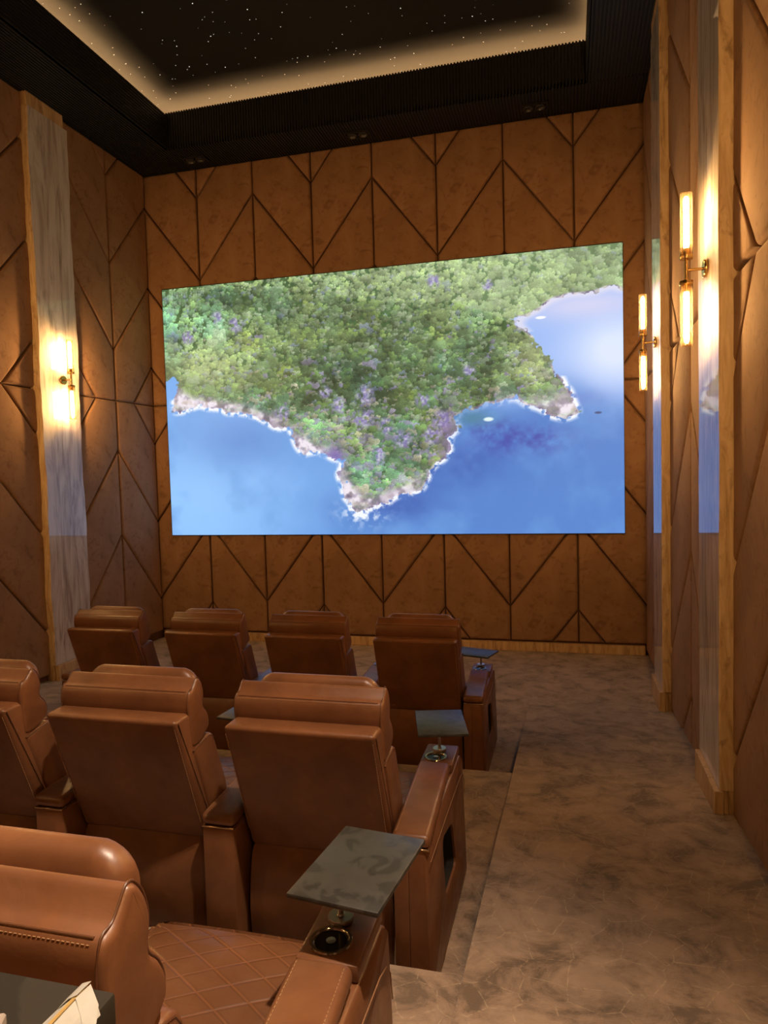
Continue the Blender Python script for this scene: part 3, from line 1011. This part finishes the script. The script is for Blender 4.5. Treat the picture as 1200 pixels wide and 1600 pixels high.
# ------------------------------------------------------------------ sconces
def sconce(side, y, label, z=3.215):
    x = 0.112 if side < 0 else ROOM_W - 0.112
    o = empty('wall_sconce', (x, y, z), 0 if side < 0 else math.pi)
    tag(o, label, 'wall lamp', 'double-tube brass wall lamps')
    D = 0.108
    MB().lathe([(0.0, 0.001), (0.046, 0.001), (0.048, 0.004), (0.048, 0.018), (0.045, 0.022), (0.0, 0.022)], (0, 0, 0), 28, 'X').build('backplate', 'brass', o)
    MB().tube([(0.02, 0, 0), (D, 0, 0)], 0.0085, 12).build('arm', 'brass', o)
    MB().tube([(D, 0, -0.062), (D, 0, 0.062)], 0.011, 12).build('stem', 'brass', o)
    for s in (1, -1):
        prof = [(0.0, 0.060), (0.036, 0.060), (0.0375, 0.063), (0.0375, 0.078), (0.035, 0.080), (0.0, 0.080)]
        cup = MB().lathe([(r, s * h) for r, h in prof], (D, 0, 0), 28).build('tube_cup', 'brass', o)
        MB().lathe([(0.0, s * 0.08), (0.017, s * 0.08), (0.017, s * 0.118), (0.014, s * 0.122), (0.0, s * 0.122)], (D, 0, 0), 20).build('socket', 'brass', cup)
        # glass: thin open cylinder
        seg = 36
        vs, fs = [], []
        for (r, h) in ((0.0335, 0.080), (0.0335, 0.418), (0.0315, 0.418), (0.0315, 0.080)):
            for k in range(seg):
                a = 2 * math.pi * k / seg
                vs.append((D + r * math.cos(a), r * math.sin(a), s * h))
        for i in range(4):
            for k in range(seg):
                fs.append((i * seg + k, i * seg + (k + 1) % seg, ((i + 1) % 4) * seg + (k + 1) % seg, ((i + 1) % 4) * seg + k))
        g = MB().add(vs, fs).build('glass_tube', 'sconce_glass', o)
        bp = [(0.0, 0.121), (0.012, 0.122), (0.0145, 0.135), (0.0145, 0.375), (0.012, 0.392), (0.006, 0.401), (0.0, 0.403)]
        MB().lathe([(r, s * h) for r, h in bp], (D, 0, 0), 14).build('bulb', 'filament', g)
    return o
sconce(-1, -1.87, 'lit brass double-tube lamp on the left wall pillar')
sconce(-1, -4.14, 'lit brass double-tube lamp on the second left pillar')
sconce(1, -1.70, 'lit brass double-tube lamp on the right pillar nearest the screen')
sconce(1, -4.05, 'lit brass double-tube lamp on the right pillar closer to the camera')
sconce(1, -6.38, 'lit brass double-tube lamp on the right pillar beside the rear seats')
sconce(-1, -6.38, 'lit brass double-tube lamp on the third left pillar')
sconce(-1, -8.70, 'lit brass double-tube lamp on the rearmost left pillar')
sconce(1, -8.72, 'lit brass double-tube lamp on the rearmost right pillar')

# ------------------------------------------------------------------ recliners
HX = 0.30                       # half seat width
AW = 0.135                      # arm width
def dashes(mb, pts, step, ln, r):
    """short stitches along a polyline"""
    P = [Vector(p) for p in pts]
    acc = 0.0
    for a, b in zip(P, P[1:]):
        d = b - a; L = d.length
        if L < 1e-6: continue
        d.normalize()
        s = (step - acc) % step
        while s + ln < L:
            p0, p1 = a + d * s, a + d * (s + ln)
            w = Vector((0, 0, 1)) if abs(d.z) < 0.8 else Vector((0, 1, 0))
            side = d.cross(w).normalized() * r
            up = d.cross(side).normalized() * r
            mb.add([p0 + side, p0 + up, p0 - side, p0 - up, p1 + side, p1 + up, p1 - side, p1 - up],
                   [(0, 1, 5, 4), (1, 2, 6, 5), (2, 3, 7, 6), (3, 0, 4, 7), (0, 3, 2, 1), (4, 5, 6, 7)])
            s += step
        acc = (acc + L) % step

HEAD = [(-0.014, 1.010), (-0.018, 1.040), (-0.016, 1.075), (-0.006, 1.096), (0.016, 1.104), (0.034, 1.120), (0.050, 1.136), (0.066, 1.132), (0.086, 1.105), (0.096, 1.066), (0.090, 1.030),
        (0.094, 1.010), (0.116, 0.985), (0.130, 0.952), (0.126, 0.925), (0.100, 0.905), (0.050, 0.885), (0.0, 0.885), (-0.010, 0.93), (-0.014, 0.97)]
PANEL = [(0.085, 0.480), (-0.114, 1.019), (-0.006, 1.022), (0.16, 0.480)]
WING = [(-0.005, 0.872), (0.130, 0.897), (0.160, 0.880), (0.255, 0.640), (0.275, 0.49), (0.14, 0.49)]

def arm_part(root, cx, outer, style):
    """armrest with pad, gold line, console end and cup holder. outer: +1 side that has the pocket"""
    x0, x1 = cx - AW / 2, cx + AW / 2
    if outer == 0:
        body = MB().rbox((x0, 0.0, 0.02), (x1, 0.872, 0.576), 0.012, 2).build('armrest', 'leather', root)
    else:
        # body whose outer side has a pocket opening
        mb = MB()
        xo = x1
        mb.rbox((x0, 0.0, 0.02), (x1 - 0.075, 0.872, 0.576), 0.010, 2)
        outer_l = round_poly([(0.0, 0.02), (0.872, 0.02), (0.872, 0.576), (0.0, 0.576)], 0.02, 6)
        hole_l = round_poly([(0.318, 0.218), (0.585, 0.208), (0.502, 0.435), (0.262, 0.485)], 0.05, 6)
        n = len(outer_l)
        rings = [[(xo - 0.076, *p) for p in outer_l], [(xo - 0.006 - 0.020 * max(0.0, (p[1] - 0.535) / 0.04), *p) for p in outer_l]]
        ins = inset_loop(outer_l, 0.006)
        rings.append([(xo - 0.022 * max(0.0, (p[1] - 0.535) / 0.04), *p) for p in ins])
        rings.append([(xo, *p) for p in inset_loop(hole_l, -0.008)])
        rings.append([(xo - 0.003, *p) for p in hole_l])
        rings.append([(xo - 0.012, *p) for p in hole_l])
        vs = [p for r_ in rings for p in r_]
        fs = []
        for i in range(len(rings) - 1):
            for k in range(n):
                fs.append((i * n + k, i * n + (k + 1) % n, (i + 1) * n + (k + 1) % n, (i + 1) * n + k))
        mb.add(vs, fs)
        body = mb.build('armrest', 'leather', root)
        hl = inset_loop(hole_l, 0.001)
        nh = len(hl)
        MB().add([(xo - 0.012, *p) for p in hl] + [(xo - 0.072, *p) for p in hl], [tuple(range(nh, 2 * nh))] + [(k, (k + 1) % nh, nh + (k + 1) % nh, nh + k) for k in range(nh)]).build('pocket_shade', 'recess_black', body, fix=False)  # pocket walls and back near black: shade of the recess put into the colour
        pts = [(xo, 0.02, 0.528), (xo, 0.30, 0.532), (xo, 0.60, 0.533), (xo, 0.74, 0.530), (xo, 0.80, 0.515), (xo, 0.835, 0.475), (xo, 0.848, 0.40)]
        MB().tube(pts, 0.0016, 6).build('piping', 'seam_line', body)
    MB().rbox((x0 + 0.002, -0.0035, 0.5765), (x1 - 0.002, 0.03, 0.5835), 0.0015, 1).build('gold_line', 'gold_trim', body)
    sg = 1 if cx > 0 else -1
    def lean(o):
        for v in o.data.vertices: v.co.x -= sg * 0.038 * min(1.0, max(0.0, v.co.y) / 0.75)
        return o
    pad = lean(MB().rbox((x0 - 0.003, -0.006, 0.584), (x1 + 0.003, 0.645, 0.632), 0.021, 4).build('arm_pad', 'leather', body))
    sx = MB()
    for xs in (x0 + 0.012, x1 - 0.013):
        dashes(sx, [(xs, 0.02, 0.6315), (xs, 0.63, 0.6315)], 0.011, 0.007, 0.0009)
    tag(lean(sx.build('stitching', 'thread', pad, smooth=False, fix=False)), kind='stuff')
    con = lean(MB().rbox((x0 - 0.002, 0.649, 0.577), (x1 + 0.012, 0.874, 0.618), 0.008, 2).build('console_plate', 'leather', body))
    cc = (cx - sg * 0.040, 0.716, 0.618)
    MB().lathe([(0.049, 0.0), (0.051, 0.003), (0.049, 0.0065), (0.043, 0.0065), (0.0405, 0.004), (0.0395, 0.001), (0.038, 0.0008), (0.0, 0.0008)], cc, 32).build('cup_holder', 'dark_chrome', body)
    MB().lathe([(0.0, 0.0014), (0.0375, 0.0014)], cc, 32).build('cup_well', 'dark_gloss', body)
    MB().lathe([(0.0095, 0.0016), (0.0115, 0.004), (0.0, 0.0045)], cc, 14).build('cup_light', 'steel', body)
    return body

def inset_loop(loop, d):
    """offset a smooth closed loop inwards by d (negative: outwards)"""
    P = [np.array(p, float) for p in loop]
    n = len(P)
    area = sum(P[i - 1][0] * P[i][1] - P[i][0] * P[i - 1][1] for i in range(n))
    sg = 1 if area > 0 else -1
    out = []
    for i in range(n):
        t_ = P[(i + 1) % n] - P[i - 1]
        t_ = t_ / (np.linalg.norm(t_) + 1e-9)
        nn = np.array((-t_[1], t_[0])) * sg
        out.append(tuple(P[i] + nn * d))
    return out

def tray_part(root, foot, centre, rot, size=(0.225, 0.325), z=0.752):
    """slate tray on a steel post; child of the recliner"""
    t_ = MB().rbox((-size[0] / 2, -size[1] / 2, -0.013), (size[0] / 2, size[1] / 2, 0.0), 0.004, 2).build('tray_table', 'slate', root)
    t_.location = (centre[0], centre[1], z)
    t_.rotation_euler = (0, 0, rot)
    c_, s_ = math.cos(-rot), math.sin(-rot)
    dx, dy = foot[0] - centre[0], foot[1] - centre[1]
    lx, ly = dx * c_ - dy * s_, dx * s_ + dy * c_
    top = -0.0135
    bot = 0.619 - z
    MB().tube([(lx, ly, bot + 0.017), (lx, ly, top)], 0.007, 12).build('tray_post', 'steel', t_)
    MB().lathe([(0.030, bot), (0.031, bot + 0.002), (0.031, bot + 0.0125), (0.0303, bot + 0.0135), (0.0095, bot + 0.0136), (0.0085, bot + 0.018), (0.0, bot + 0.018)], (lx, ly, 0), 28).build('tray_foot', 'steel', t_)
    return t_

def make_body(root):
    # lower body and foot rest
    MB().rbox((-HX + 0.012, 0.14, 0.035), (HX - 0.012, 0.80, 0.335), 0.02, 2).build('seat_base', 'leather', root)
    MB().rbox((-HX + 0.008, 0.80, 0.05), (HX - 0.008, 0.925, 0.355), 0.03, 3).build('foot_rest', 'leather', root)
    # seat cushion, crowned
    nx, ny = 16, 20
    prof = []
    bm = bmesh.new()
    bmesh.ops.create_cube(bm, size=1)
    bmesh.ops.subdivide_edges(bm, edges=bm.edges[:], cuts=11, use_grid_fill=True)
    for v in bm.verts:
        x, y, z = v.co * 2
        X = x * (HX - 0.004); Y = 0.575 + y * 0.395
        Z = 0.398 + z * 0.055
        ed = max(abs(x), abs(y)) ** 6
        if z > 0: Z += z * 0.016 * (1 - x ** 2) * (1 - y ** 2 * 0.6) - 0.018 * ed
        rr = 1 - 0.03 * abs(z) ** 3
        v.co = Vector((X * rr, 0.575 + (Y - 0.575) * rr, Z))
    bmesh.ops.bevel(bm, geom=[e for e in bm.edges if e.calc_face_angle(0) > 1.0], offset=0.02, segments=2, affect='EDGES')
    me = bpy.data.meshes.new('seat_cushion'); bm.to_mesh(me); bm.free()
    link('seat_cushion', me, 'leather_quilted', root)
    # rear panel, leaning back
    bp = MB().loft(round_poly(PANEL, 0.022, 4), 0.283, 0.018, 4).build('back_panel', 'leather', root)
    st = MB()
    for sx in (-1, 1):
        dashes(st, [(sx * 0.2745, 0.052, 0.565), (sx * 0.2745, -0.106, 0.99)], 0.012, 0.008, 0.0012)
    tag(st.build('stitching', 'thread', bp, smooth=False, fix=False), kind='stuff')
    # inner cushion between rear panel and seat
    MB().loft(spline([(0.02, 0.90), (0.10, 0.895), (0.17, 0.83), (0.215, 0.70), (0.255, 0.58), (0.25, 0.47), (0.15, 0.44), (0.09, 0.60)], 4), 0.262, 0.03, 4).build('back_cushion', 'leather', root)
    # head rest: one padded roll with two bulges
    prof = spline(HEAD, 4)
    hd = MB().loft(prof, 0.288, 0.013, 4).build('head_rest', 'leather', root)
    # piping along the crest, the rear seam and both ends
    pm = MB()
    pm.tube([(x, -0.0045, 1.0975) for x in np.linspace(-0.268, 0.268, 14)], 0.0021, 8)
    for sx in (-1, 1):
        pm.tube([(sx * 0.2785, *p) for p in spline([(-0.016, 1.012), (-0.0185, 1.05), (-0.006, 1.098), (0.018, 1.105), (0.036, 1.122), (0.051, 1.138), (0.068, 1.134), (0.089, 1.106), (0.099, 1.066), (0.092, 1.03), (0.097, 1.01), (0.118, 0.986), (0.132, 0.952), (0.127, 0.922)], 3, False)], 0.0021, 8)
    pm.build('piping', 'piping_leather', hd)
    sm = MB()
    dashes(sm, [(-0.272, -0.0110, 1.0915), (0.272, -0.0110, 1.0915)], 0.0075, 0.0045, 0.0007)
    for sx in (-1, 1):
        dashes(sm, [(sx * 0.2882, *p) for p in spline([(0.030, 1.096), (0.048, 1.117), (0.062, 1.121), (0.078, 1.098), (0.085, 1.062), (0.079, 1.028), (0.086, 1.003), (0.107, 0.978), (0.118, 0.950), (0.114, 0.930)], 6, False)], 0.011, 0.007, 0.0010)
    tag(sm.build('stitching', 'thread', hd, smooth=False, fix=False), kind='stuff')
    # loose head pillow in front of it
    pil = MB()
    pil.bolster(spline([(0.094, 1.055), (0.088, 1.10), (0.098, 1.138), (0.122, 1.152), (0.148, 1.142), (0.160, 1.10), (0.152, 1.04), (0.122, 1.01)], 4), 0.240, 0.055, 7)
    po = pil.build('head_pillow', 'leather', root)
    me = po.data
    for v in me.vertices:                          # crown the pillow slightly
        v.co.z += 0.004 * (1 - (v.co.x / 0.240) ** 2) - 0.022 * abs(v.co.x / 0.240) ** 4 + 0.005
    for sx in (-1, 1):
        sm = MB()
        sm.tube([(sx * 0.190, *p) for p in spline([(0.0915, 1.10), (0.101, 1.1345), (0.122, 1.1485), (0.146, 1.139), (0.158, 1.10)], 4, False)], 0.0012, 6)
        sm.build('seam', 'piping_leather', po)
    # wings
    for sx in (-1, 1):
        w = MB().loft(round_poly(WING, 0.03, 4), 0.026, 0.014, 3, cx=sx * 0.262).build('side_wing', 'leather', root)
        MB().tube([(sx * 0.286, 0.0, 0.868), (sx * 0.286, 0.05, 0.878), (sx * 0.286, 0.118, 0.888), (sx * 0.286, 0.142, 0.880), (sx * 0.286, 0.158, 0.855)], 0.003, 6).build('piping', 'piping_leather', w)
    # rear skirt: loose leather flap under the panel
    vs, fs = [], []
    nx, nz = 14, 14
    for side in (0, 1):
        for j in range(nz + 1):
            for i in range(nx + 1):
                a, b = i / nx * 2 - 1, j / nz
                z = 0.035 + b * 0.475
                hw = 0.292 - 0.012 * b
                cr = 0.03 * max(0, (b - 0.88) / 0.12) ** 2
                x = a * (hw - cr)
                y = 0.085 - 0.030 * math.sin(b * math.pi) * (1 - 0.35 * a * a) + 0.006 * math.sin(a * 5 + b * 7) * (1 - b) + 0.02 * b ** 8
                if b < 0.13: y += 0.012
                vs.append((x, y + 0.03 * side, z))
    S = (nx + 1) * (nz + 1)
    for side in (0, 1):
        for j in range(nz):
            for i in range(nx):
                q = side * S + j * (nx + 1) + i
                fs.append((q, q + 1, q + nx + 2, q + nx + 1))
    rim = [i for i in range(nx + 1)] + [(j + 1) * (nx + 1) + nx for j in range(nz)] + [nz * (nx + 1) + i for i in range(nx - 1, -1, -1)] + [j * (nx + 1) for j in range(nz - 1, 0, -1)]
    for k in range(len(rim)):
        a, b = rim[k], rim[(k + 1) % len(rim)]
        fs.append((a, b, S + b, S + a))
    MB().add(vs, fs).build('rear_skirt', 'leather', root)

def copy_tree(o, parent=None):
    c_ = o.copy()
    COL.objects.link(c_)
    c_.parent = parent
    for ch in list(o.children): copy_tree(ch, c_)
    return c_

# prototype pieces: a body with a shared arm and a body with an outer arm
def recliner(proto, x, y, z, label, group):
    o = proto if proto.get('fresh') else copy_tree(proto)
    if 'fresh' in proto: del proto['fresh']
    if 'fresh' in o: del o['fresh']
    o.location = (x, y, z)
    tag(o, label, 'recliner', group)
    return o
inner = empty('recliner_seat', (0, 0, 0))
make_body(inner)
arm_part(inner, HX + 0.008 + AW / 2, 0, 'inner')
inner['fresh'] = 1
outerp = empty('recliner_seat', (0, 0, 0))
for ch in list(inner.children):
    if not ch.name.startswith('armrest'): copy_tree(ch, outerp)
arm_part(outerp, HX + 0.004 + AW / 2, 1, 'outer')
outerp['fresh'] = 1
ACX = HX + 0.006 + AW / 2

G1, G2, G3 = 'front row recliners', 'middle row recliners', 'rear row recliners'
s = recliner(outerp, 4.325, -3.755, 0, 'brown leather recliner at the aisle end of the front row', G1)
tray_part(s, (0.330, 0.795), (0.285, 0.70), math.radians(74))
s = recliner(inner, 3.535, -3.755, 0, 'brown leather recliner second from the aisle in the front row', G1)
f1 = s
recliner(inner, 2.745, -3.755, 0, 'brown leather recliner second from the left in the front row', G1)
s = recliner(inner, 1.915, -3.755, 0, 'brown leather recliner leftmost in the front row by the pillar', G1)
arm_part(s, -(HX + 0.006 + AW / 2), 0, 'inner')

def base_copy(proto, *a):
    o = recliner(proto, *a)
    for ch in list(o.children):
        if ch.name.startswith('tray_table'):
            for g in list(ch.children): bpy.data.objects.remove(g)
            bpy.data.objects.remove(ch)
    return o
s = base_copy(outerp, 4.40, -6.0, TIER2, 'brown leather recliner at the aisle end of the middle row', G2)
tray_part(s, (0.335, 0.793), (0.341, 0.805), math.radians(14.5))
s = base_copy(inner, 3.645, -6.0, TIER2, 'brown leather recliner second from the aisle in the middle row', G2)
tray_part(s, (0.325, 0.80), (0.19, 0.77), math.radians(84))
s = base_copy(inner, 2.885, -6.0, TIER2, 'brown leather recliner cut off by the left photo edge, middle row', G2)
tray_part(s, (0.325, 0.80), (0.17, 0.77), math.radians(84))
s = base_copy(inner, 2.12, -6.0, TIER2, 'brown leather recliner farthest from the aisle in the middle row', G2)
arm_part(s, -(HX + 0.006 + AW / 2), 0, 'inner')
s = base_copy(outerp, 4.452, -7.592, TIER3, 'tan brown leather recliner nearest the camera in the rear row', G3)
tray_part(s, (0.330, 0.795), (0.376, 0.815), math.radians(-7))
base_copy(inner, 3.695, -7.592, TIER3, 'tan brown leather recliner second from the aisle in the rear row', G3)
base_copy(inner, 2.935, -7.592, TIER3, 'tan brown leather recliner third from the aisle in the rear row', G3)
s = base_copy(inner, 2.175, -7.592, TIER3, 'tan brown leather recliner farthest from the aisle in the rear row', G3)
arm_part(s, -(HX + 0.006 + AW / 2), 0, 'inner')

# ------------------------------------------------------------------ bar counter behind the rear row, with small things on it
bc = empty('bar_counter', (3.0, -8.03, TIER3))
tag(bc, 'dark stone bar counter behind the rear recliner', 'counter')
MB().rbox((-1.75, -0.24, 1.150), (1.885, 0.255, 1.186), 0.004, 2).build('counter_top', 'slate_counter', bc)
for i in range(6):
    a = -1.65 + i * 0.57
    MB().rbox((a, -0.10, 0.001), (a + 0.565, 0.12, 1.149), 0.006, 2).build('front_panel', 'timber', bc)
np_ = empty('paper_napkin', (4.866, -7.845, TIER3 + 1.187))
np_.scale = (0.55, 0.6, 0.6)
tag(np_, 'crumpled white paper napkin with a yellow stripe on the dark counter', 'napkin')
def crumple(name, mat, pts_a, pts_b, th, parent):
    vs = []
    n = len(pts_a)
    for dz in (0, th):
        vs += [(p[0], p[1], p[2] + dz) for p in pts_a] + [(p[0], p[1], p[2] + dz) for p in pts_b]
    fs = []
    for k in range(n - 1):
        fs.append((k, k + 1, n + k + 1, n + k))
        fs.append((2 * n + k, 2 * n + k + 1, 3 * n + k + 1, 3 * n + k))
        fs.append((k, k + 1, 2 * n + k + 1, 2 * n + k)); fs.append((n + k, n + k + 1, 3 * n + k + 1, 3 * n + k))
    fs.append((0, n, 3 * n, 2 * n)); fs.append((n - 1, 2 * n - 1, 4 * n - 1, 3 * n - 1))
    return MB().add(vs, fs).build(name, mat, parent, smooth=False)
crumple('napkin_sheet', 'napkin_paper', [(-0.035, 0.075, 0.001), (-0.012, 0.085, 0.018), (0.010, 0.080, 0.030), (0.030, 0.072, 0.016), (0.046, 0.062, 0.001)],
        [(-0.045, -0.06, 0.001), (-0.018, -0.06, 0.016), (0.004, -0.065, 0.024), (0.020, -0.06, 0.014), (0.034, -0.06, 0.001)], 0.0012, np_)
crumple('yellow_stripe', 'napkin_yellow', [(-0.004, 0.083, 0.0255), (0.008, 0.081, 0.0312)], [(-0.010, -0.062, 0.0215), (0.002, -0.064, 0.0256)], 0.0012, np_)
crumple('napkin_fold', 'napkin_paper', [(-0.036, 0.078, 0.003), (-0.014, 0.092, 0.022), (0.010, 0.086, 0.034)], [(-0.034, 0.055, 0.004), (-0.014, 0.058, 0.021), (0.006, 0.055, 0.0325)], 0.0012, np_)
crumple('napkin_corner', 'napkin_paper', [(0.012, 0.082, 0.032), (0.040, 0.066, 0.014), (0.054, 0.042, 0.003)], [(0.008, 0.050, 0.0315), (0.030, 0.036, 0.014), (0.046, 0.022, 0.003)], 0.0012, np_)
o = MB().rbox((-0.035, -0.05, 0.0), (0.035, 0.05, 0.012), 0.002, 1).build('card_box', 'card')
o.location = (4.800, -7.895, TIER3 + 1.187); o.rotation_euler = (0, 0, math.radians(25))
tag(o, 'small flat pale card packet on the dark counter', 'card')

# white cable hanging between the aisle recliner's skirt and its arm
o = MB().tube([(4.698, -5.975, 0.228), (4.698, -5.972, 0.30), (4.698, -5.965, 0.36), (4.698, -5.95, 0.43), (4.698, -5.90, 0.47)], 0.0055, 8).build('power_cable', 'white_cable')
tag(o, 'white power cable behind the aisle recliner of the middle row', 'cable')
